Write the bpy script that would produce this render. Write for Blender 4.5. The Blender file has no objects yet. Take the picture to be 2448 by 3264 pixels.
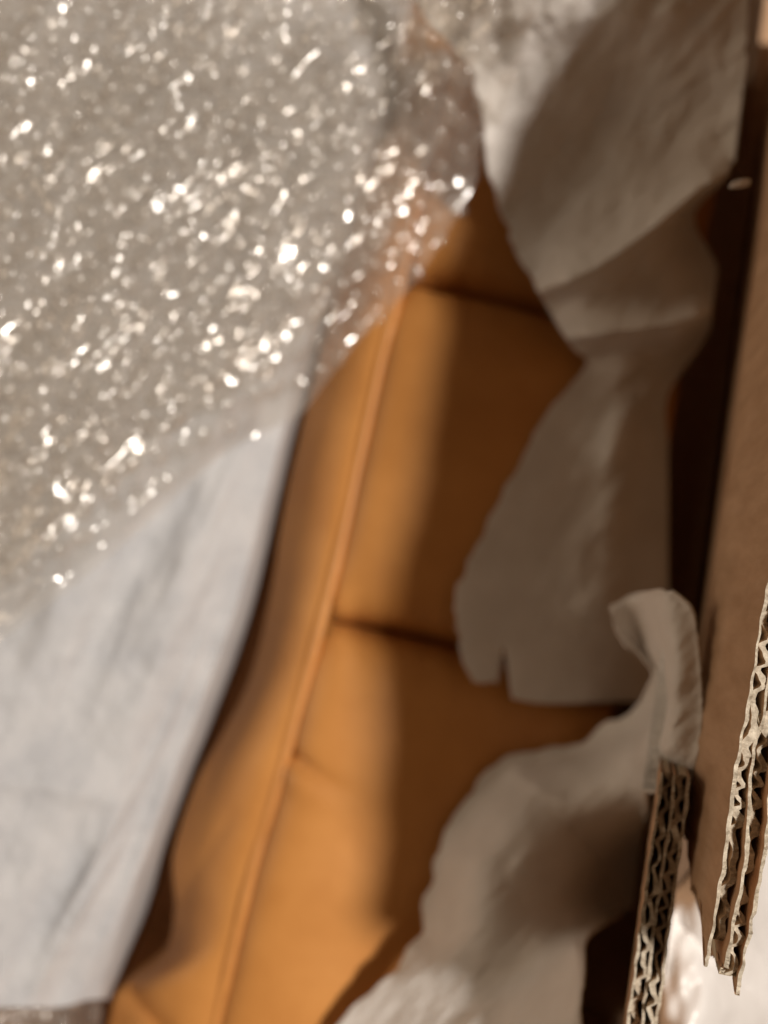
import bpy, math, random
import numpy as np
from mathutils import Vector

random.seed(7)
rng = np.random.default_rng(11)
SC = bpy.context.scene
COL = SC.collection

# ------------------------------------------------------------------ camera
CAM_Z, PITCH, FPX = 0.62, math.radians(6.0), 2400.0
cam_d = bpy.data.cameras.new('camera')
cam = bpy.data.objects.new('camera', cam_d)
COL.objects.link(cam)
cam.location = (0, 0, CAM_Z)
cam.rotation_euler = (PITCH, 0, 0)
cam_d.sensor_fit = 'VERTICAL'
cam_d.sensor_height = 24.0
cam_d.lens = 24.0 * FPX / 3264.0
cam_d.clip_start = 0.01
cam_d.clip_end = 50
cam_d.dof.use_dof = True
cam_d.dof.focus_distance = 0.186
cam_d.dof.aperture_fstop = 2.8
SC.camera = cam

# ------------------------------------------------------------------ world and lamps (indoors, evening)
w = bpy.data.worlds.new('World')
SC.world = w
w.use_nodes = True
bg = w.node_tree.nodes['Background']
bg.inputs[0].default_value = (1.0, 0.64, 0.38, 1)
bg.inputs[1].default_value = 0.074

def area_lamp(name, loc, target, size, power, color):
    d = bpy.data.lights.new(name, 'AREA')
    d.shape = 'DISK'
    d.size = size
    d.energy = power
    d.color = color
    o = bpy.data.objects.new(name, d)
    COL.objects.link(o)
    o.location = loc
    o.rotation_euler = (Vector(target) - Vector(loc)).to_track_quat('-Z', 'Y').to_euler()
    return o

area_lamp('ceiling_lamp', (1.25, 0.05, 2.33), (0, 0, 0.25), 0.34, 68, (1.0, 0.905, 0.81))
area_lamp('added_fill_lamp', (-2.2, 0.5, 1.1), (0, 0, 0.38), 1.2, 12, (1.0, 0.78, 0.56))  # added fill from low left, put in to brighten the outer panel's face

SC.view_settings.view_transform = 'Standard'
SC.view_settings.look = 'None'
SC.view_settings.exposure = 0.0
SC.view_settings.gamma = 1.0
SC.view_settings.use_curve_mapping = False
SC.cycles.max_bounces = 6
SC.cycles.diffuse_bounces = 4
SC.cycles.transparent_max_bounces = 12
SC.cycles.use_adaptive_sampling = True
SC.cycles.adaptive_threshold = 0.02
SC.cycles.caustics_reflective = False
SC.cycles.caustics_refractive = False
SC.cycles.sample_clamp_indirect = 4.0

# ------------------------------------------------------------------ helpers
CP, SP = math.cos(PITCH), math.sin(PITCH)

def P(px, py, z):
    """the point at height z that the lens sees at photograph pixel (px, py)"""
    px, py, z = np.broadcast_arrays(np.asarray(px, float), np.asarray(py, float), np.asarray(z, float))
    x = (px - 1224.0) / FPX
    y = (1632.0 - py) / FPX
    dx, dy, dz = x, y * CP + SP, y * SP - CP
    t = (z - CAM_Z) / dz
    return np.stack([dx * t, dy * t, z], -1)

def cr(pts, n):
    """Catmull-Rom resampling of a list of points to n points, spaced by chord length"""
    p = np.asarray(pts, float)
    if len(p) == 2:
        s = np.linspace(0, 1, n)[:, None]
        return p[0] * (1 - s) + p[1] * s
    q = np.vstack([2 * p[0] - p[1], p, 2 * p[-1] - p[-2]])
    d = np.r_[0, np.cumsum(np.linalg.norm(np.diff(p[:, :2], axis=0), axis=1) + 1e-6)]
    s = np.linspace(0, d[-1], n)
    i = np.clip(np.searchsorted(d, s, 'right') - 1, 0, len(p) - 2)
    t = ((s - d[i]) / (d[i + 1] - d[i]))[:, None]
    a, b, c, e = q[i], q[i + 1], q[i + 2], q[i + 3]
    return 0.5 * (2 * b + (c - a) * t + (2 * a - 5 * b + 4 * c - e) * t ** 2 + (3 * b - 3 * c + e - a) * t ** 3)

def cr_rows(g, n):
    """the same down the rows of a grid, uniform in the row index"""
    m = len(g)
    q = np.concatenate([[2 * g[0] - g[1]], g, [2 * g[-1] - g[-2]]], 0)
    s = np.linspace(0, m - 1, n)
    i = np.clip(s.astype(int), 0, m - 2)
    t = (s - i)[:, None, None]
    a, b, c, e = q[i], q[i + 1], q[i + 2], q[i + 3]
    return 0.5 * (2 * b + (c - a) * t + (2 * a - 5 * b + 4 * c - e) * t ** 2 + (3 * b - 3 * c + e - a) * t ** 3)

def vnoise(x, y, seed=0):
    xi, yi = np.floor(x).astype(np.int64), np.floor(y).astype(np.int64)
    fx, fy = x - xi, y - yi
    fx, fy = fx * fx * (3 - 2 * fx), fy * fy * (3 - 2 * fy)
    def h(a, b):
        n = (a * 374761393 + b * 668265263 + seed * 362437) & 0x7fffffff
        n = ((n ^ (n >> 13)) * 1274126177) & 0x7fffffff
        return ((n ^ (n >> 16)) & 0xffff) / 32767.5 - 1
    return (h(xi, yi) * (1 - fx) + h(xi + 1, yi) * fx) * (1 - fy) + (h(xi, yi + 1) * (1 - fx) + h(xi + 1, yi + 1) * fx) * fy

def fbm(x, y, seed=0, octv=4):
    r, a = 0, 1
    for k in range(octv):
        r = r + a * vnoise(x, y, seed + k * 17)
        x, y, a = x * 2.03 + 5.1, y * 2.03 + 1.7, a * 0.5
    return r

def ridge(px, py, line, amp, width, skew=1.0):
    """height of a fold running along a polyline; the far side of it falls off skew times as fast"""
    best = np.full(px.shape, 1e9); side = np.zeros(px.shape); tt = np.zeros(px.shape)
    tot = len(line) - 1
    for k in range(tot):
        (x0, y0), (x1, y1) = line[k], line[k + 1]
        dx, dy = x1 - x0, y1 - y0
        t = np.clip(((px - x0) * dx + (py - y0) * dy) / (dx * dx + dy * dy), 0, 1)
        d = np.hypot(px - x0 - t * dx, py - y0 - t * dy)
        sgn = np.sign(dx * (py - y0) - dy * (px - x0))
        m = d < best
        best[m] = d[m]; side[m] = sgn[m]; tt[m] = (k + t[m]) / tot
    wd = np.where(side > 0, width * skew, width)
    env = np.minimum(1, np.minimum(tt, 1 - tt) * 5 + 0.15)
    return amp * np.exp(-np.sqrt((best / wd) ** 2 + 0.02) * 1.2) * env

def new_obj(name, me, mat=None, parent=None, **props):
    o = bpy.data.objects.new(name, me)
    COL.objects.link(o)
    if mat is not None and me is not None and not me.materials:
        me.materials.append(mat)
    if parent is not None:
        o.parent = parent
    for k, v in props.items():
        o[k] = v
    return o

def mesh(name, verts, faces, smooth=True):
    me = bpy.data.meshes.new(name)
    me.from_pydata([tuple(v) for v in verts], [], [tuple(f) for f in faces])
    if smooth:
        me.polygons.foreach_set('use_smooth', [True] * len(me.polygons))
    me.update()
    return me

def grid_faces(nr, nc, off=0):
    i, j = np.meshgrid(np.arange(nr - 1), np.arange(nc - 1), indexing='ij')
    a = (i * nc + j).ravel() + off
    return np.stack([a, a + nc, a + nc + 1, a + 1], -1).tolist()

def sheet_grid(rows, nr, nc):
    return cr_rows(np.stack([cr(r, nc) for r in rows]), nr)

def face_up(me):
    if np.mean([p.normal.z for p in list(me.polygons)[::50]]) < 0:
        me.flip_normals()

def solidify(o, th, offset=-1):
    m = o.modifiers.new('thickness', 'SOLIDIFY')
    m.thickness = th
    m.offset = offset
    return m

# ------------------------------------------------------------------ materials
def nodes_of(name):
    m = bpy.data.materials.new(name)
    m.use_nodes = True
    nt = m.node_tree
    for n in list(nt.nodes):
        nt.nodes.remove(n)
    out = nt.nodes.new('ShaderNodeOutputMaterial')
    return m, nt, out

def noise(nt, scale, detail=4, rough=0.55, stretch=None):
    tc = nt.nodes.new('ShaderNodeTexCoord')
    n = nt.nodes.new('ShaderNodeTexNoise')
    n.inputs['Scale'].default_value = scale
    n.inputs['Detail'].default_value = detail
    n.inputs['Roughness'].default_value = rough
    if stretch:
        mp = nt.nodes.new('ShaderNodeMapping')
        mp.inputs['Rotation'].default_value = (0, 0, stretch[3])
        mp.inputs['Scale'].default_value = stretch[:3]
        nt.links.new(tc.outputs['Object'], mp.inputs[0])
        nt.links.new(mp.outputs[0], n.inputs['Vector'])
    else:
        nt.links.new(tc.outputs['Object'], n.inputs['Vector'])
    return n.outputs['Fac']

def ramp(nt, fac, c0, c1, p0=0.3, p1=0.7):
    r = nt.nodes.new('ShaderNodeValToRGB')
    r.color_ramp.elements[0].position = p0
    r.color_ramp.elements[1].position = p1
    r.color_ramp.elements[0].color = (*c0, 1)
    r.color_ramp.elements[1].color = (*c1, 1)
    nt.links.new(fac, r.inputs[0])
    return r.outputs[0]

def bump(nt, fac, strength, dist, prev=None):
    b = nt.nodes.new('ShaderNodeBump')
    b.inputs['Strength'].default_value = strength
    b.inputs['Distance'].default_value = dist
    nt.links.new(fac, b.inputs['Height'])
    if prev is not None:
        nt.links.new(prev, b.inputs['Normal'])
    return b.outputs[0]

def principled(nt, rough, spec=0.5):
    p = nt.nodes.new('ShaderNodeBsdfPrincipled')
    p.inputs['Roughness'].default_value = rough
    p.inputs['Specular IOR Level'].default_value = spec
    return p

def leather_mat():
    m, nt, out = nodes_of('tan_leather')
    p = principled(nt, 0.47, 0.42)
    nt.links.new(ramp(nt, noise(nt, 28, 5), (0.50, 0.212, 0.052), (0.60, 0.272, 0.074)), p.inputs['Base Color'])
    n = bump(nt, noise(nt, 900, 3), 0.25, 0.0006)
    n = bump(nt, noise(nt, 60, 2), 0.10, 0.0015, n)
    nt.links.new(n, p.inputs['Normal'])
    nt.links.new(p.outputs[0], out.inputs[0])
    return m

def foam_mat(name, c0, c1, trans):
    m, nt, out = nodes_of(name)
    p = principled(nt, 0.78, 0.12)
    c = ramp(nt, noise(nt, 45, 5, 0.6), c0, c1, 0.35, 0.65)
    nt.links.new(c, p.inputs['Base Color'])
    n = bump(nt, noise(nt, 380, 2, 0.65), 0.35, 0.0009)
    n = bump(nt, noise(nt, 110, 2), 0.30, 0.002, n)
    nt.links.new(n, p.inputs['Normal'])
    t = nt.nodes.new('ShaderNodeBsdfTranslucent')
    nt.links.new(c, t.inputs[0])
    mx = nt.nodes.new('ShaderNodeMixShader')
    mx.inputs[0].default_value = trans
    nt.links.new(p.outputs[0], mx.inputs[1]); nt.links.new(t.outputs[0], mx.inputs[2])
    nt.links.new(mx.outputs[0], out.inputs[0])
    return m

def film_mat(name, haze, rough):
    """clear polythene: mostly see-through, a little milky, with a sharp sheen"""
    m, nt, out = nodes_of(name)
    t = nt.nodes.new('ShaderNodeBsdfTransparent')
    t.inputs[0].default_value = (0.965, 0.95, 0.932, 1)
    d = nt.nodes.new('ShaderNodeBsdfDiffuse')
    d.inputs[0].default_value = (0.80, 0.765, 0.70, 1)
    mx = nt.nodes.new('ShaderNodeMixShader')
    mx.inputs[0].default_value = haze
    nt.links.new(t.outputs[0], mx.inputs[1]); nt.links.new(d.outputs[0], mx.inputs[2])
    g = nt.nodes.new('ShaderNodeBsdfGlossy')
    g.inputs['Roughness'].default_value = rough
    lw = nt.nodes.new('ShaderNodeLayerWeight')            # Schlick, the same from both sides of the thin film
    pw = nt.nodes.new('ShaderNodeMath'); pw.operation = 'POWER'; pw.inputs[1].default_value = 5
    nt.links.new(lw.outputs['Facing'], pw.inputs[0])
    fr = nt.nodes.new('ShaderNodeMath'); fr.operation = 'MULTIPLY_ADD'
    fr.inputs[1].default_value = 0.7; fr.inputs[2].default_value = 0.075
    nt.links.new(pw.outputs[0], fr.inputs[0])
    m2 = nt.nodes.new('ShaderNodeMixShader')
    nt.links.new(fr.outputs[0], m2.inputs[0])
    nt.links.new(mx.outputs[0], m2.inputs[1]); nt.links.new(g.outputs[0], m2.inputs[2])
    nt.links.new(m2.outputs[0], out.inputs[0])
    return m

def kraft_mat(name, c0, c1, scale=60, stretch=(1, 1, 0.15, 0)):
    m, nt, out = nodes_of(name)
    p = principled(nt, 0.8, 0.2)
    nt.links.new(ramp(nt, noise(nt, scale, 6, 0.65, stretch), c0, c1), p.inputs['Base Color'])
    n = bump(nt, noise(nt, 700, 4, 0.7, stretch), 0.5, 0.0008)
    nt.links.new(n, p.inputs['Normal'])
    nt.links.new(p.outputs[0], out.inputs[0])
    return m

def plastic_mat():
    m, nt, out = nodes_of('white_plastic')
    p = principled(nt, 0.28, 0.5)
    nt.links.new(ramp(nt, noise(nt, 30, 3), (0.70, 0.68, 0.66), (0.80, 0.78, 0.76)), p.inputs['Base Color'])
    nt.links.new(bump(nt, noise(nt, 90, 3), 0.25, 0.003), p.inputs['Normal'])
    nt.links.new(p.outputs[0], out.inputs[0])
    return m

M_LEATHER = leather_mat()
M_FOAM_WARM_LIGHT = foam_mat('warm_light_tinted_foam', (0.80, 0.765, 0.725), (0.88, 0.85, 0.815), 0.22)  # warm light put into the base colour; same foam as the cool one
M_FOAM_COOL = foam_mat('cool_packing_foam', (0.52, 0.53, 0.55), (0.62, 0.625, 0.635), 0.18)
M_FILM = film_mat('bubble_film', 0.14, 0.12)
M_DOME = film_mat('bubble_dome', 0.10, 0.14)
M_KRAFT = kraft_mat('kraft_liner', (0.41, 0.26, 0.155), (0.55, 0.365, 0.235), 130, (1, 1, 0.3, 0))
M_FLUTE = kraft_mat('kraft_fluting', (0.46, 0.38, 0.27), (0.62, 0.54, 0.41), 220, (1, 1, 1, 0))
M_CUT = kraft_mat('cut_paper_fibre', (0.26, 0.21, 0.15), (0.70, 0.63, 0.51), 520, (1, 1, 1, 0))
M_PLASTIC = plastic_mat()
M_FLOOR = kraft_mat('floor_boards', (0.16, 0.10, 0.06), (0.22, 0.14, 0.09), 8, (1, 8, 1, 0))

# ------------------------------------------------------------------ setting: floor the carton stands on
new_obj('floor', mesh('floor', [(-2.5, -2.5, -0.012), (2.5, -2.5, -0.012), (2.5, 2.5, -0.012), (-2.5, 2.5, -0.012)], [(0, 1, 2, 3)], False), M_FLOOR, kind='structure')

# ------------------------------------------------------------------ carton
carton = new_obj('cardboard_carton', None, label='brown double-wall cardboard carton around the leather cushion, its right rim torn', category='carton')
RIM_A, RIM_B = 0.380, 0.432
a0, a1 = P(1985, 3264, RIM_A), P(2425, 0, RIM_A)
UD = (a1 - a0) / np.linalg.norm(a1 - a0)                 # along the wall, up the picture
TD = np.array([UD[1], -UD[0], 0.0])                      # outwards through its thickness
A_LEN0, A_LEN1 = -0.17, float(np.dot(a1 - a0, UD)) + 0.19

def W(u, t):
    return (a0 + u * UD + t * TD)[:2]
UPPER_LEAN = 0.35
LEAN = 0.40                                              # the carton's side flares outwards towards its foot
def lean(z):
    return LEAN * np.maximum(0, RIM_A - z) - UPPER_LEAN * np.maximum(0, z - RIM_A)

def slab(u, lo, hi, zt, zb, tear=None):
    """an upright slab following the wall; lo, hi are offsets through the thickness, zt, zb its rim and foot;
    tear(z) is where along the wall it is torn off at height z"""
    n = len(u)
    jit = rng.normal(0, 0.00015, n)
    lev = [zt] + ([zt + (RIM_A - 0.012 - zt) * k / 20 for k in range(1, 21)] if tear else [np.minimum(zt - 0.001, RIM_A)]) + [zb]
    rings = []
    for off, zs, j in ((hi, lev, jit), (lo, lev[::-1], 0)):
        for z in zs:
            uu_ = np.maximum(u, tear(z)) if tear else u
            b = a0[None, :2] + uu_[:, None] * UD[None, :2]
            zz = z + j if z is zt else z
            rings.append(np.c_[b + (off + lean(zz))[:, None] * TD[None, :2], zz])
    v = np.vstack(rings)
    f, K = [], len(rings)
    for k in range(K):
        p, q = k * n, ((k + 1) % K) * n
        for i in range(n - 1):
            f.append((p + i, p + i + 1, q + i + 1, q + i))
    f.append(tuple(k * n for k in range(K))); f.append(tuple(k * n + n - 1 for k in reversed(range(K))))
    rim = (K - 1) * (n - 1)                               # first of the faces along the cut rim
    return v, f, rim, n - 1

def corrugated(name, parent, t0, th, u0s, u1s, zt, zb, pitch, seed, tkf, tears=None, **props):
    """double-wall board: a plain panel below and, towards the cut rim, three liners with two wavy flutes between"""
    lin = 0.0009
    h = (th - 3 * lin) / 2
    zc = RIM_A - (0.045 if tears else 0.090)
    ua, ub = u0s[0] + (0.05 if tears else 0), u1s[0]
    pv = [np.r_[W(u, t0 + t + lean(z)), z] for z in (zb, zc + 0.004) for u, t in ((ua, 0.0004), (ub, 0.0004), (ub, th - 0.0004), (ua, th - 0.0004))]
    top = new_obj(name, mesh(name, pv, [(0, 3, 2, 1), (4, 5, 6, 7), (0, 1, 5, 4), (1, 2, 6, 5), (2, 3, 7, 6), (3, 0, 4, 7)], False), M_KRAFT, parent, **props)
    zb = zc
    def warp(u):
        return 0.0006 * fbm(u * 45, u * 0 + seed, seed) + 0.0010 * fbm(u * 9, u * 0 + seed, seed + 5, 2)
    def crush(u, s):
        return 1 - 0.30 * np.clip(fbm(u * 38, u * 0 + s, s), -0.3, 1)
    kinds = ['liner', 'flute', 'liner', 'flute', 'liner']
    offs = [0, lin, lin + h, 2 * lin + h, 2 * lin + 2 * h]
    for k in range(5):
        u = np.arange(u0s[k], u1s[k], 0.0006)
        rag = 0.0007 * fbm(u * 160, u * 0 + k, seed + k, 3) + 0.0014 * fbm(u * 40, u * 0 + k, seed + 40 + k, 3)
        z = zt(u) + rag
        wv = warp(u)
        if kinds[k] == 'liner':
            tk = lin * (1 + 0.35 * fbm(u * 220, u * 0 + k, seed + k + 3, 2))
            side = np.full_like(u, t0 + offs[k]) + wv + (0.0004 * fbm(u * 120, u * 0, seed + k * 3, 3) if k == 2 else 0.00013 * np.sin(u / pitch * 2 * math.pi))
            v, f, r0, rn = slab(u, side, side + tk, z, np.full_like(u, zb), tears and tears[k])
            mat = M_KRAFT
        else:
            ph = u / pitch * 2 * math.pi * (1.0 if k == 1 else 1.12) + 3.2 * fbm(u * 55, u * 0 + k, seed + 9 + k, 2) + seed
            c = np.sin(ph) + 0.35 * np.sin(2 * ph + 1.3 * fbm(u * 40, u * 0, seed + k, 2)) + 0.55 * fbm(u * 120, u * 0 + k, seed + 77 + k, 3)
            c = np.clip(c, -1, 1)
            cr_ = crush(u, seed + k)
            mid = t0 + offs[k] + h / 2 + wv + c * np.minimum(cr_, 1) * (h / 2 - 0.0005)
            tk = tkf * (1 + 0.60 * fbm(u * 150, u * 0 + k, seed + 21, 3))
            v, f, r0, rn = slab(u, mid - tk / 2, mid + tk / 2, z - 0.0008 - 0.0022 * np.clip(fbm(u * 70, u * 0 + k, seed + 90 + k, 3) + 0.3, 0, 2), np.full_like(u, zb), tears and tears[k])
            mat = M_FLUTE
        me = mesh(name + '_' + kinds[k], v, f, False)
        me.materials.append(mat); me.materials.append(M_CUT)
        for p in range(r0, r0 + rn):
            me.polygons[p].material_index = 1
        new_obj(kinds[k], me, None, top)
    return top

# the inner wall, all along the right-hand side
uF = float(np.dot(P(2150, 2560, RIM_A) - a0, UD))
def near_rim(u):
    q = np.clip((u - u_near) / 0.018, 0, 1)
    return RIM_A - 0.012 + 0.031 * q * q * (3 - 2 * q)
u_near = float(np.dot(P(1960, 3500, RIM_A) - a0, UD))
side = corrugated('side_wall', carton, 0.0, 0.0086, [A_LEN0] * 5, [uF + 0.012] * 5, near_rim, 0.004, 0.0068, 3, 0.0016)
# beyond it the inner wall stands lower, deep in the gap
lv = [np.r_[W(u, t + lean(z)), z] for z in (0.004, 0.21) for u, t in ((uF + 0.014, 0.0004), (A_LEN1, 0.0004), (A_LEN1, 0.0082), (uF + 0.014, 0.0082))]
new_obj('low_side_wall', mesh('low_side_wall', lv, [(0, 3, 2, 1), (4, 5, 6, 7), (0, 1, 5, 4), (1, 2, 6, 5), (2, 3, 7, 6), (3, 0, 4, 7)], False), M_KRAFT, carton)
UPPER_LEAN = 0.19

# the outer panel that stands higher and is torn off at its near end
def u_of(px, py, z):
    return float(np.dot(P(px, py, z) - a0, UD))
uB = u_of(2230, 3090, RIM_B - 0.02)
uT = A_LEN1 - 0.06
def zt_b(u):
    e = u - uB
    return RIM_B - 0.010 * np.clip(1 - e / 0.12, 0, 1) - 0.003 * np.clip(1 - e / 0.02, 0, 1)
def torn(k, back, slant):
    def f(z):
        z = np.asarray(z, float)
        d = RIM_B - z
        return uB + back + slant * np.minimum(d, 0.05) + 0.0036 * fbm(z * 330, z * 0 + k, 300 + k, 3)
    return f
tears = [torn(0, -0.001, 0.55), torn(1, 0.004, 0.5), torn(2, 0.000, 0.30), torn(3, 0.002, 0.25), torn(4, -0.005, 0.40)]
corrugated('torn_outer_panel', carton, 0.0100, 0.0096, [uB - 0.016] * 5, [uT] * 5, zt_b, 0.004, 0.0074, 12, 0.0018, tears,
           label='torn outer cardboard panel with ragged near end')

# the other walls and the bottom, out of the picture
def plank(name, p0, p1, th, z0, z1, parent):
    p0, p1 = np.array(p0), np.array(p1)
    d = (p1 - p0) / np.linalg.norm(p1 - p0)
    n = np.array([d[1], -d[0]]) * th
    b = [p0, p1, p1 + n, p0 + n]
    v = [(*q, z0) for q in b] + [(*q, z1) for q in b]
    f = [(0, 3, 2, 1), (4, 5, 6, 7)] + [(i, (i + 1) % 4, (i + 1) % 4 + 4, i + 4) for i in range(4)]
    return new_obj(name, mesh(name, v, f, False), M_KRAFT, parent)
UM, UN = A_LEN0 - 0.004, A_LEN1 + 0.004
plank('end_wall', W(UN, -0.55), W(UN, 0.145), -0.008, 0.004, RIM_A - 0.03, carton)
plank('end_wall', W(UM, -0.55), W(UM, 0.145), 0.008, 0.004, RIM_A - 0.03, carton)
plank('far_wall', W(UM + 0.001, -0.55), W(UN - 0.001, -0.55), -0.008, 0.004, RIM_A - 0.03, carton)
bq = [W(UM - 0.006, -0.556), W(UN + 0.006, -0.556), W(UN + 0.006, 0.155), W(UM - 0.006, 0.155)]
new_obj('bottom', mesh('bottom', [(*q, -0.008) for q in bq] + [(*q, 0.003) for q in bq],
        [(0, 3, 2, 1), (4, 5, 6, 7), (0, 1, 5, 4), (1, 2, 6, 5), (2, 3, 7, 6), (3, 0, 4, 7)], False), M_KRAFT, carton)

# ------------------------------------------------------------------ leather cushion
cushion = new_obj('leather_cushion', None, label='tan leather cushion with channel seams and a piped edge inside the carton', category='cushion')
ZP = 0.262
pipe_px = [(540, 3900), (690, 3264), (800, 2800), (878, 2530), (958, 2230), (1030, 1960), (1090, 1720), (1160, 1400), (1220, 1130), (1265, 960), (1330, 640), (1400, 300), (1460, -200)]
NU = 420
pl = cr(pipe_px, NU)
pipe_w = P(pl[:, 0], pl[:, 1], ZP)
pipe_w[:, 2] += 0.0006 * fbm(np.arange(NU) / 14.0, np.zeros(NU), 4, 2)
ud = pipe_w[-1] - pipe_w[0]; ud /= np.linalg.norm(ud)
vd = np.array([ud[1], -ud[0], 0])

uu = (pipe_w - pipe_w[0]) @ ud
def seam_u(px, py):
    return float((P(px, py, ZP) - pipe_w[0]) @ ud)
seams = [seam_u(560, 3760), seam_u(1022, 1975), seam_u(1290, 885), seam_u(1470, -180)]
V = np.r_[np.linspace(0, 0.03, 34), np.linspace(0.031, 0.145, 70)]

def panel_z(u, v, s0, s1):
    """pile of a padded channel between two seams"""
    d0, d1 = u - s0, s1 - u
    d = np.minimum(d0, d1)
    z = 0.015 * (1 - np.exp(-np.clip(d, 0, 1) / 0.020)) - 0.016 * np.exp(-np.clip(d, 0, 1) / 0.0034)
    z *= 1 - 0.75 * np.exp(-v / 0.010)
    z -= 0.0045 * np.exp(-v / 0.0035)
    z -= 1.15 * np.clip(v - 0.030, 0, 1) ** 2
    z += 0.0005 * fbm(u * 22, v * 14, 31, 2)
    # small pinched tucks at the seams and at the piping
    z += 0.0016 * np.sin(v * 380 + u * 110) * np.exp(-d / 0.012) * np.exp(-v / 0.03)
    return z

uP = seam_u(925, 2395)
seam_bend = lambda v: 0.0035 * np.sin(v * 22) - 0.004 * np.clip(v / 0.1, 0, 1)
for k in range(3):
    s0, s1 = seams[k], seams[k + 1]
    n = 170
    q = (1 - np.cos(np.linspace(0, math.pi, n))) / 2
    U0 = s0 + (s1 - s0) * (0.45 * np.linspace(0, 1, n) + 0.55 * q)
    Ug, Vg = np.meshgrid(U0, V, indexing='ij')
    Z = panel_z(Ug, Vg, s0, s1)
    # the pinched tuck beside the piping
    dv = np.abs((Ug - uP) + 0.28 * Vg)
    Z -= 0.0075 * np.exp(-dv / 0.0024) * np.exp(-(Vg / 0.018) ** 2)
    Z += 0.0022 * np.exp(-((Ug - uP + 0.28 * Vg + 0.008) / 0.006) ** 2) * np.exp(-(Vg / 0.018) ** 2)
    px_ = np.interp(Ug, uu, pipe_w[:, 0]); py_ = np.interp(Ug, uu, pipe_w[:, 1])
    B = seam_bend(Vg)
    X = px_ + vd[0] * Vg + ud[0] * B
    Y = py_ + vd[1] * Vg + ud[1] * B
    G = np.stack([X, Y, ZP + Z], -1)
    me = mesh('padded_channel', G.reshape(-1, 3), grid_faces(*G.shape[:2]))
    o = new_obj('padded_channel', me, M_LEATHER, cushion)
    solidify(o, 0.003, 1 if me.polygons[0].normal.z < 0 else -1)

def tube(name, pts, rad, mat, parent, seg=12):
    pts = np.asarray(pts); n = len(pts)
    tan = np.gradient(pts, axis=0); tan /= np.linalg.norm(tan, axis=1)[:, None]
    up = np.array([0, 0, 1.0])
    sd = np.cross(tan, up); sd /= np.linalg.norm(sd, axis=1)[:, None]
    nn = np.cross(sd, tan)
    a = np.linspace(0, 2 * math.pi, seg, endpoint=False)
    rad = np.broadcast_to(rad, (n,))
    v = pts[:, None] + rad[:, None, None] * (np.cos(a)[None, :, None] * sd[:, None] + np.sin(a)[None, :, None] * nn[:, None])
    f = []
    for i in range(n - 1):
        for j in range(seg):
            j2 = (j + 1) % seg
            f.append((i * seg + j, i * seg + j2, (i + 1) * seg + j2, (i + 1) * seg + j))
    f.append(tuple(range(seg - 1, -1, -1))); f.append(tuple((n - 1) * seg + j for j in range(seg)))
    return new_obj(name, mesh(name, v.reshape(-1, 3), f), mat, parent)

pp = pipe_w.copy(); pp[:, 2] += 0.0016
tube('piping', pp, 0.0025 * (1 + 0.10 * fbm(np.arange(NU) / 9.0, np.zeros(NU), 8, 3)), M_LEATHER, cushion, 16)

# side panel: from the piping over the bulging side down into the dark gap
out_px = [(200, 3900), (345, 3264), (385, 3150), (520, 3040), (556, 2900), (552, 2720), (625, 2490), (720, 2320), (800, 2150), (862, 1900), (905, 1620), (955, 1390), (1050, 1000), (1180, 500), (1290, -200)]
ol = cr(out_px, 900)
py_s = np.clip(pl[:, 1] + 60, -190, 3890)
ox = np.interp(py_s, ol[::-1, 1], ol[::-1, 0])
NW = 40
wv = np.linspace(0, 1, NW)
rows_g = []
for j, wj in enumerate(wv):
    e = wj ** 0.9
    x = pl[:, 0] + (ox - pl[:, 0]) * e
    y = pl[:, 1] + (py_s - pl[:, 1]) * e
    z = ZP + 0.0022 - 0.034 * wj ** 1.9
    z = z + 0.0022 * fbm(pl[:, 1] / 420.0, np.full(NU, wj * 1.1), 51, 2) * wj
    z = z - ridge(x, y, [(395, 3120), (440, 3190), (500, 3264), (540, 3330)], 0.010, 26, 1.4)
    z = z - ridge(x, y, [(560, 2880), (640, 2760), (760, 2560)], 0.002, 50)
    z = z - ridge(x, y, [(640, 2560), (760, 2250), (850, 2000)], 0.002, 50)
    rows_g.append(P(x, y, z))
low = rows_g[-1]
for dz, sh in ((0.012, 0.001), (0.04, 0.008), (0.09, 0.02), (0.16, 0.03), (0.195, 0.03)):
    q = low.copy(); q[:, 2] -= dz; q += vd * sh
    rows_g.append(q)
G = np.stack(rows_g, 1)
me = mesh('side_panel', G.reshape(-1, 3), [f[::-1] for f in grid_faces(*G.shape[:2])])
o = new_obj('side_panel', me, M_LEATHER, cushion)
# stitch line beside the piping
sv, sf = [], []
for s in np.arange(seams[0] + 0.03, seams[2] - 0.01, 0.0042):
    c = np.array([np.interp(s, uu, pipe_w[:, 0]), np.interp(s, uu, pipe_w[:, 1]), 0]) + vd * 0.0046
    c[2] = ZP - 0.0006
    b = len(sv)
    for dx, dy, dz in ((-1, -1, -1), (1, -1, -1), (1, 1, -1), (-1, 1, -1), (-1, -1, 1), (1, -1, 1), (1, 1, 1), (-1, 1, 1)):
        sv.append(c + ud * 0.0015 * dx + vd * 0.0004 * dy + np.array([0, 0, 0.0005 * dz]))
    sf += [tuple(b + i for i in f) for f in ((0, 3, 2, 1), (4, 5, 6, 7), (0, 1, 5, 4), (1, 2, 6, 5), (2, 3, 7, 6), (3, 0, 4, 7))]
M_THREAD = kraft_mat('thread', (0.20, 0.09, 0.02), (0.28, 0.13, 0.03), 200)
new_obj('stitching', mesh('stitching', sv, sf, False), M_THREAD, cushion, kind='stuff')

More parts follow.
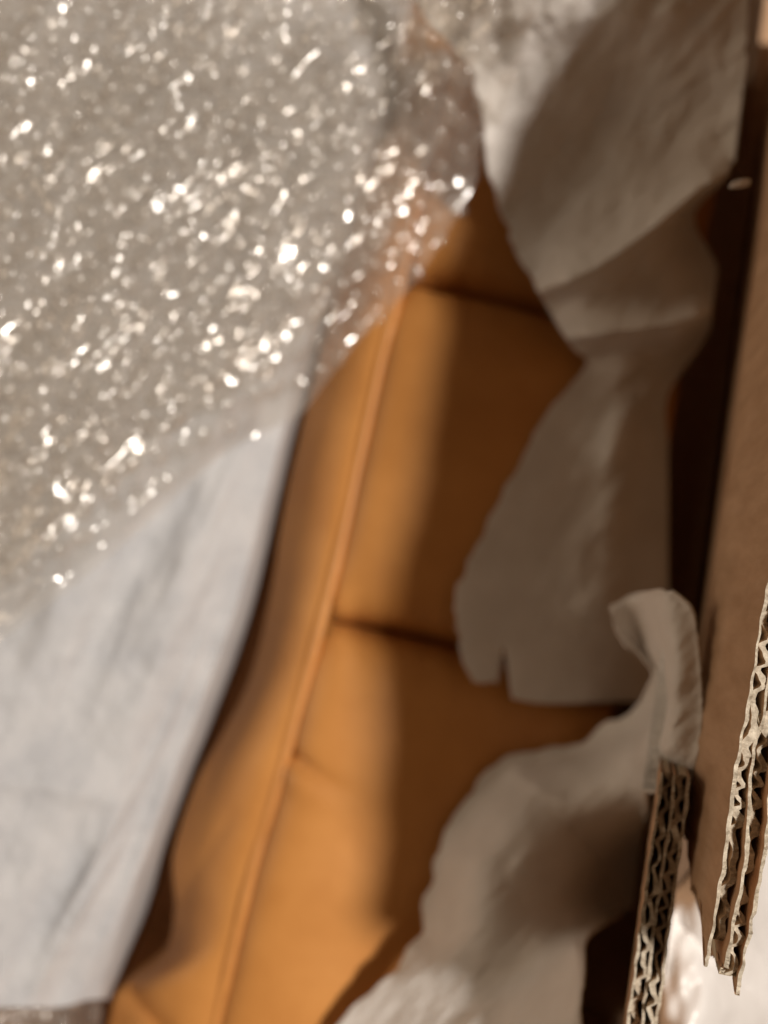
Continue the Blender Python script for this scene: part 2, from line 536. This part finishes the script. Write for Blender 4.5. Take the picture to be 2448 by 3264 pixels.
# ------------------------------------------------------------------ foam sheets
def foam_sheet(name, rows, nr, nc, zfun, th, label, tuck=True, cut=None):
    G = sheet_grid(rows, nr, nc)
    px, py, z = G[..., 0].copy(), G[..., 1].copy(), G[..., 2]
    q = np.linspace(0, 1, nc)[None, :]
    if tuck:                                             # nicked, uneven border over the cushion
        px += (9 * fbm(py / 55.0, py * 0 + 3, 201, 3) + 16 * fbm(py / 210.0, py * 0 + 5, 202, 2)) * np.exp(-q / 0.06)
        py += 10 * fbm(px / 60.0, px * 0 + 3, 203, 3) * np.exp(-q / 0.06)
    z = z + zfun(px, py)
    Wd = P(px, py, z)
    if tuck:
        v = (Wd - pipe_w[0]) @ vd - 0.004                # keep clear of the cushion below ...
        top = ZP + 0.019 - 1.15 * np.clip(v - 0.030, 0, 1) ** 2
        soft = lambda a, b, k: np.maximum(a, b) + k * np.exp(-np.abs(a - b) / k) * 0.5
        z = np.where(v > 0, soft(z, top, 0.004), z)
        Wd = P(px, py, z)
        t = (Wd - a0) @ TD                               # ... and of the carton wall
        lim = np.where(z > RIM_A - 0.006, 1, lean(z) - 0.004)
        Wd = Wd - np.maximum(0, t - lim)[..., None] * TD
    f = grid_faces(nr, nc)
    if cut:
        pf, qf = px.ravel(), py.ravel()
        f = [q for q in f if not cut(pf[q[0]], qf[q[0]])]
    me = mesh(name, Wd.reshape(-1, 3), f)
    face_up(me)
    o = new_obj(name, me, M_FOAM_WARM_LIGHT if tuck else M_FOAM_COOL, label=label, category='foam sheet')
    solidify(o, th)
    return o, Wd

# left, under the bubble wrap, its right border turned down into the gap
lf = [
    [(150, -300, .290), (700, -280, .288), (1250, -260, .275), (1360, -260, .262), (1400, -250, .20), (1400, -250, .12)],
    [(-300, 350, .300), (400, 380, .290), (1080, 400, .272), (1190, 410, .258), (1225, 420, .20), (1228, 430, .12)],
    [(-300, 900, .300), (400, 900, .290), (950, 900, .270), (1040, 910, .256), (1072, 920, .20), (1080, 930, .12)],
    [(-300, 1350, .300), (350, 1350, .288), (840, 1350, .268), (915, 1365, .255), (945, 1380, .20), (952, 1390, .12)],
    [(-300, 1900, .298), (250, 1900, .285), (690, 1890, .266), (775, 1905, .254), (812, 1920, .20), (828, 1930, .12)],
    [(-300, 2300, .296), (200, 2280, .283), (560, 2260, .264), (640, 2280, .253), (676, 2300, .20), (690, 2310, .12)],
    [(-300, 2700, .294), (150, 2680, .281), (420, 2640, .264), (500, 2660, .253), (540, 2680, .20), (556, 2690, .12)],
    [(-300, 3000, .292), (100, 2980, .279), (310, 2960, .264), (385, 2985, .253), (425, 3005, .20), (440, 3010, .12)],
    [(-300, 3215, .290), (60, 3212, .277), (190, 3212, .265), (275, 3190, .258), (330, 3185, .245), (352, 3190, .21)],
]
def lz(px, py):
    s = px + 0.42 * py                                   # wrinkles run along the border
    c = py - 0.42 * px
    z = 0.0046 * fbm(s / 170.0, c / 900.0, 61, 2) + 0.0012 * fbm(s / 52.0, c / 620.0, 62, 2) * np.clip((px + 0.42 * py - 900) / 500, 0.15, 1)
    z = z + 0.0013 * fbm(px / 120.0, py / 120.0, 63, 3)
    z = z + ridge(px, py, [(-200, 2480), (150, 2510), (420, 2570)], 0.004, 70, 0.8)
    z = z + ridge(px, py, [(120, 3080), (330, 2700), (520, 2350), (700, 1900)], 0.005, 40, 0.6)
    z = z + ridge(px, py, [(90, 3190), (260, 2900), (400, 2650)], 0.005, 34, 0.7)
    return z
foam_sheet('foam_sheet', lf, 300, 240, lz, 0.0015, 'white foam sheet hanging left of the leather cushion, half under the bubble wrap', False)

# right, upper: crumpled over the cushion and climbing the wall
uf = [
    [(1250, -330, .322), (1750, -330, .350), (2150, -330, .362), (2400, -330, .358)],
    [(1340, 0, .308), (1720, 0, .338), (2100, 0, .350), (2386, 0, .350)],
    [(1505, 240, .310), (1740, 250, .318), (2050, 230, .322), (2376, 230, .338)],
    [(1560, 500, .304), (1760, 470, .298), (2050, 420, .304), (2366, 390, .330)],
    [(1612, 660, .290), (1800, 650, .294), (2080, 600, .308), (2325, 550, .318)],
    [(1660, 800, .288), (1850, 790, .302), (2080, 760, .306), (2215, 690, .296)],
    [(1730, 980, .286), (1900, 950, .300), (2100, 900, .300), (2285, 850, .290)],
    [(1815, 1105, .284), (1950, 1075, .298), (2150, 1040, .300), (2290, 985, .292)],
    [(1862, 1150, .276), (1960, 1140, .284), (2120, 1120, .280), (2235, 1100, .268)],
    [(1815, 1240, .268), (1930, 1240, .276), (2050, 1240, .265), (2130, 1260, .250)],
    [(1700, 1400, .266), (1850, 1400, .274), (2000, 1420, .276), (2130, 1430, .245)],
    [(1575, 1600, .264), (1760, 1600, .272), (1960, 1620, .276), (2130, 1640, .245)],
    [(1478, 1790, .262), (1700, 1790, .268), (1930, 1810, .272), (2130, 1830, .245)],
    [(1458, 1960, .262), (1680, 1960, .262), (1900, 1960, .268), (2130, 1980, .245)],
    [(1500, 2120, .258), (1700, 2110, .254), (1900, 2110, .238), (2130, 2120, .200)],
    [(1545, 2200, .252), (1700, 2240, .248), (1900, 2240, .236), (2130, 2230, .200)],
]
def uz(px, py):
    z = ridge(px, py, [(1640, 960), (1900, 860), (2080, 730), (2230, 600), (2345, 535)], 0.028, 62, 0.4)
    z = z + ridge(px, py, [(1790, 1085), (1960, 1055), (2150, 1030), (2300, 985)], 0.020, 44, 0.35)
    z = z + ridge(px, py, [(1900, 1500), (2000, 1330), (2120, 1180)], 0.008, 80)
    z = z - ridge(px, py, [(1600, 2060), (1602, 2160), (1600, 2260)], 0.022, 26)
    z = z + ridge(px, py, [(1470, 1800), (1500, 2000), (1540, 2150)], 0.008, 60)
    z = z + 0.004 * fbm((px + py * 0.6) / 260.0, (py - px * 0.6) / 420.0, 71, 3)
    z = z + 0.0012 * fbm((px + py * 1.0) / 60.0, (py - px) / 160.0, 72, 3)
    return z
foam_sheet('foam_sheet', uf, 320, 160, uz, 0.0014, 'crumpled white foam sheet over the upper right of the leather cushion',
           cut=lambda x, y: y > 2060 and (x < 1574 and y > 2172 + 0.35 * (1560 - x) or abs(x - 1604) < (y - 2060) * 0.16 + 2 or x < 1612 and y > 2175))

# right, lower: a curled corner on top, bulging up to the rim below
wf = [
    [(1990, 1902, .335), (2040, 1888, .350), (2090, 1882, .378), (2135, 1886, .384)],
    [(1950, 1945, .340), (2030, 1930, .346), (2110, 1925, .380), (2205, 1950, .388)],
    [(1988, 2030, .334), (2050, 2040, .330), (2125, 2050, .381), (2226, 2080, .389)],
    [(2058, 2100, .330), (2090, 2120, .330), (2130, 2150, .381), (2234, 2190, .389)],
    [(2088, 2165, .322), (2110, 2190, .330), (2135, 2230, .381), (2236, 2280, .389)],
    [(2045, 2240, .302), (2085, 2260, .322), (2125, 2310, .380), (2228, 2370, .388)],
    [(1960, 2300, .280), (2025, 2330, .302), (2095, 2390, .372), (2212, 2450, .386)],
    [(1840, 2368, .268), (1930, 2410, .290), (2050, 2470, .328), (2180, 2540, .372)],
    [(1700, 2398, .264), (1800, 2470, .288), (1960, 2550, .300), (2165, 2630, .290)],
    [(1590, 2420, .264), (1720, 2540, .292), (1900, 2640, .290), (2140, 2720, .240)],
    [(1475, 2560, .268), (1640, 2640, .300), (1830, 2730, .292), (2110, 2800, .225)],
    [(1400, 2700, .272), (1570, 2760, .306), (1770, 2830, .296), (2060, 2870, .225)],
    [(1368, 2850, .278), (1540, 2890, .316), (1730, 2930, .310), (1935, 2935, .285)],
    [(1345, 2980, .286), (1510, 3010, .318), (1700, 3020, .322), (1868, 2990, .330)],
    [(1262, 3085, .292), (1450, 3110, .313), (1670, 3110, .326), (1862, 3090, .355)],
    [(1090, 3268, .286), (1350, 3270, .308), (1620, 3270, .336), (1850, 3270, .366)],
    [(930, 3480, .288), (1250, 3480, .312), (1560, 3480, .340), (1840, 3480, .366)],
]
def wz(px, py):
    z = ridge(px, py, [(1800, 2640), (1950, 2780), (2080, 2830)], -0.008, 60, 0.5)
    z = z + ridge(px, py, [(1560, 2420), (1800, 2560), (2050, 2620)], 0.006, 90)
    z = z + ridge(px, py, [(1400, 2760), (1620, 2720), (1900, 2880)], 0.004, 90)
    z = z + ridge(px, py, [(1830, 2960), (1845, 3120), (1835, 3280)], 0.006, 40)
    z = z + 0.0028 * fbm((px + py * 0.3) / 300.0, (py - px * 0.3) / 360.0, 81, 2)
    z = z + 0.0008 * fbm((px + py) / 70.0, (py - px) / 220.0, 82, 3)
    return z
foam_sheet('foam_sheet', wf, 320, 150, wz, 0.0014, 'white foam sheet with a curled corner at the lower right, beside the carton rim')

# ------------------------------------------------------------------ bubble wrap
def dome(R, h, seed, rings=5, seg=14):
    r = np.random.default_rng(seed)
    v, f = [], []
    sq = 1 + r.normal(0, 0.10); ph = r.uniform(0, 6.28)
    tilt = r.normal(0, 0.16, 2)
    for i in range(rings):
        a = i / rings * math.pi / 2
        for j in range(seg):
            b = j / seg * 2 * math.pi
            rr = R * math.cos(a) ** 0.75 * (1 + 0.05 * math.sin(3 * b + ph))
            x, y = rr * math.cos(b) * sq, rr * math.sin(b) / sq
            z = h * math.sin(a) ** 0.8
            z += (tilt[0] * x + tilt[1] * y + 0.10 * h * math.sin(2 * b + ph)) * math.sin(a)
            v.append((x, y, z + r.normal(0, 0.00006)))
    v.append((0, 0, h * (1 - 0.18 * r.random())))
    for i in range(rings - 1):
        for j in range(seg):
            j2 = (j + 1) % seg
            f.append((i * seg + j, i * seg + j2, (i + 1) * seg + j2, (i + 1) * seg + j))
    for j in range(seg):
        f.append(((rings - 1) * seg + j, (rings - 1) * seg + (j + 1) % seg, rings * seg))
    return np.array(v), f

DOMES = []
for k in range(7):
    v, f = dome(0.0044, 0.0024 + 0.0002 * k, 100 + k)
    me = mesh('bubble', v, f)
    me.materials.append(M_DOME)
    DOMES.append((me, v, f))

def bubble_wrap(label, rows, nr, nc, zfun, pitch, ang, single, root=None, bare=0.0):
    G = sheet_grid(rows, nr, nc)
    px, py, z = G[..., 0], G[..., 1], G[..., 2]
    Wd = P(px, py, z + zfun(px, py))
    root = root or new_obj('bubble_wrap', None, label=label, category='bubble wrap')
    me = mesh('film', Wd.reshape(-1, 3), grid_faces(nr, nc))
    new_obj('film', me, M_FILM, root)
    du, dv = np.gradient(Wd, axis=0), np.gradient(Wd, axis=1)
    N = np.cross(du, dv); N /= np.linalg.norm(N, axis=-1)[..., None]
    N[N[..., 2] < 0] *= -1
    flat = Wd.reshape(-1, 3); Nf = N.reshape(-1, 3); pf = np.stack([px, py], -1).reshape(-1, 2)
    lo, hi = flat.min(0), flat.max(0)
    ca, sa = math.cos(ang), math.sin(ang)
    big_v, big_f = [], []
    R = np.hypot(*(hi - lo)[:2])
    cx, cy = (lo + hi)[:2] / 2
    n = int(R / pitch) + 2
    cnt = 0
    for i in range(-n, n):
        for j in range(-n, n):
            x, y = (i + 0.5 * (j % 2)) * pitch, j * pitch * 0.866
            x, y = cx + x * ca - y * sa, cy + x * sa + y * ca
            if not (lo[0] < x < hi[0] and lo[1] < y < hi[1]):
                continue
            x += random.gauss(0, 0.0004); y += random.gauss(0, 0.0004)
            d = np.hypot(flat[:, 0] - x, flat[:, 1] - y)
            k = int(np.argmin(d))
            if d[k] > 0.0018:
                continue
            r, c = divmod(k, nc)
            if r < bare * nr + 2 or c < 2 or r > nr - 3 or c > nc - 3:
                continue
            if not (-60 < pf[k, 0] < 2500 and -60 < pf[k, 1] < 3320):
                continue
            nrm = Vector(Nf[k]); pos = Vector(flat[k])
            q = nrm.to_track_quat('Z', 'Y')
            q = q @ __import__('mathutils').Quaternion((0, 0, 1), random.uniform(0, 6.28))
            sc = random.uniform(0.9, 1.08); sz = random.choice((1, 1, 1, 0.75, 0.5)) * random.uniform(0.85, 1.1)
            me_, v, f = random.choice(DOMES)
            if single(pf[k]) and cnt < 120:
                o = new_obj('bubble', me_, None, root)
                o.location = pos; o.rotation_mode = 'QUATERNION'; o.rotation_quaternion = q; o.scale = (sc, sc, sc * sz)
                cnt += 1
            else:
                mt = np.array(q.to_matrix())
                vv = (v * np.array([sc, sc, sc * sz])) @ mt.T + np.array(pos)
                b = len(big_v)
                big_v.extend(vv.tolist()); big_f.extend([tuple(b + t for t in ff) for ff in f])
    new_obj('bubbles', mesh('bubbles', big_v, big_f), M_DOME, root, kind='stuff')
    return root

wr = [
    [(-300, 2230, .322), (60, 2000, .318), (420, 1715, .310), (700, 1460, .300), (965, 1318, .288)],
    [(-300, 1850, .326), (100, 1650, .322), (520, 1380, .314), (860, 1190, .304), (1130, 1100, .292)],
    [(-300, 1350, .330), (150, 1200, .326), (580, 1030, .318), (1000, 930, .306), (1330, 885, .294)],
    [(-300, 850, .332), (200, 760, .328), (680, 660, .322), (1150, 580, .312), (1552, 510, .302)],
    [(-300, 300, .334), (250, 280, .332), (760, 240, .326), (1250, 200, .322), (1660, 190, .335)],
    [(-300, -300, .336), (250, -300, .336), (800, -300, .336), (1350, -300, .345), (1800, -300, .395)],
]
def bz(px, py):
    s, c = (px + py) * 0.7071, (px - py) * 0.7071        # creases run up to the right
    inner = np.clip((1700 - px) / 500, 0.25, 1)
    z = 0.0085 * fbm(s / 210.0, c / 560.0, 91, 2) + 0.0028 * fbm(s / 85.0, c / 220.0, 92, 2)
    z = z + 0.0010 * fbm(s / 42.0, c / 105.0, 93, 2)
    z = z + 0.0060 * (0.5 - np.abs(fbm(s / 260.0, c / 760.0, 94, 2)))
    return z * inner
edge_line = np.array([(965, 1318), (1130, 1100), (1330, 885), (1552, 510), (1660, 190)], float)
ex = cr(edge_line, 300)
wrap = bubble_wrap('crumpled clear bubble wrap spread over the upper left of the carton', wr, 330, 330, bz, 0.0100, 0.5,
            lambda p: np.min(np.hypot(ex[:, 0] - p[0], ex[:, 1] - p[1])) < 190, bare=0.07)
# a second layer where the wrap is folded back on itself
wr1 = [
    [(-300, 2020, .336), (60, 1800, .332), (380, 1540, .324), (620, 1320, .314), (860, 1200, .302)],
    [(-300, 1650, .340), (100, 1480, .336), (480, 1250, .328), (790, 1080, .318), (1030, 1000, .306)],
    [(-300, 1250, .344), (150, 1120, .340), (540, 960, .332), (920, 860, .320), (1200, 800, .308)],
    [(-300, 800, .346), (200, 710, .342), (640, 600, .336), (1080, 510, .326), (1400, 450, .318)],
    [(-300, 300, .348), (250, 280, .346), (740, 220, .340), (1200, 180, .338), (1540, 160, .344)],
    [(-300, -300, .350), (250, -300, .350), (800, -300, .350), (1350, -300, .360), (1640, -300, .395)],
]
def bz1(px, py):
    s, c = (px + py * 0.8) * 0.78, (px - py) * 0.7071
    z = 0.0060 * fbm(s / 240.0, c / 480.0, 191, 2) + 0.0034 * fbm(s / 75.0, c / 260.0, 192, 2)
    z = z + 0.0055 * (0.5 - np.abs(fbm(s / 210.0, c / 640.0, 194, 2)))
    return z + 0.0010 * fbm(s / 40.0, c / 100.0, 193, 2)
bubble_wrap('', wr1, 300, 300, bz1, 0.0100, 1.1, lambda p: False, wrap)
wr2 = [
    [(-200, 3080, .262), (150, 3080, .258), (300, 3100, .235)],
    [(-200, 3300, .266), (150, 3300, .262), (320, 3280, .225)],
    [(-200, 3560, .264), (150, 3560, .260), (250, 3560, .225)],
]
bubble_wrap('small piece of bubble wrap showing at the bottom left corner below the foam', wr2, 90, 110,
            lambda px, py: 0.003 * fbm(px / 90.0, py / 120.0, 95, 3), 0.0100, 0.2, lambda p: True)

# ------------------------------------------------------------------ white plastic outside the carton
wp = [
    [(2600, -500, .05), (2800, -500, .06), (3300, -500, .05)],
    [(2480, 0, .10), (2700, 0, .12), (3200, 0, .05)],
    [(2380, 1000, .22), (2600, 1000, .22), (3000, 1000, .08)],
    [(2300, 1900, .30), (2520, 1900, .30), (2900, 1900, .12)],
    [(2210, 2300, .325), (2460, 2330, .335), (2860, 2350, .15)],
    [(2140, 2700, .330), (2400, 2730, .345), (2820, 2750, .17)],
    [(2095, 3000, .335), (2330, 3020, .330), (2780, 3050, .17)],
    [(2040, 3280, .330), (2280, 3290, .335), (2740, 3320, .17)],
    [(1990, 3600, .310), (2240, 3600, .320), (2700, 3600, .12)],
]
def pz(px, py):
    z = 0.006 * fbm(px / 170.0, py / 260.0, 101, 3)
    z = z + ridge(px, py, [(2150, 2900), (2260, 3060), (2448, 3200)], -0.008, 60, 0.5)
    z = z + ridge(px, py, [(2360, 2850), (2420, 3000), (2520, 3150)], 0.010, 50, 0.5)
    return z
G = sheet_grid(wp, 200, 120)
Wd = P(G[..., 0], G[..., 1], G[..., 2] + pz(G[..., 0], G[..., 1]))
tq = (Wd - a0) @ TD; uq = (Wd - a0) @ UD
need = lean(Wd[..., 2]) + 0.012 + 0.013 * np.clip((uq - uB + 0.005) / 0.02, 0, 1)
Wd = Wd + np.maximum(0, need - tq)[..., None] * TD
me = mesh('plastic_sheet', Wd.reshape(-1, 3), grid_faces(200, 120))
face_up(me)
o = new_obj('plastic_sheet', me, M_PLASTIC, label='glossy white plastic sheet outside the torn carton rim at the lower right', category='plastic sheet')
solidify(o, 0.0004)

# ------------------------------------------------------------------ scrap of foam caught on the carton rim
zs_ = np.linspace(0.25, 0.376, 400)
ps_ = P(2362, 585, zs_)
gap = np.abs((ps_ - a0) @ TD - (0.0085 + lean(zs_)))
sc_c = ps_[int(np.argmin(gap))]                          # where that line of sight meets the inside of the outer panel
v, f = dome(0.0032, 0.0018, 55, 5, 14)
v = v * np.array([1.1, 0.42, 1.0]) + np.array([0, 0, -0.0006])
v = v * (1 + 0.10 * rng.normal(size=(len(v), 1)))
f = f + [tuple(range(13, -1, -1))]
o = new_obj('foam_scrap', mesh('foam_scrap', v, f), M_FOAM_WARM_LIGHT, label='tiny pale scrap of foam against the carton wall in the dark gap, upper right', category='foam scrap')
o.location = sc_c
o.rotation_euler = (0, 0, 0.2)
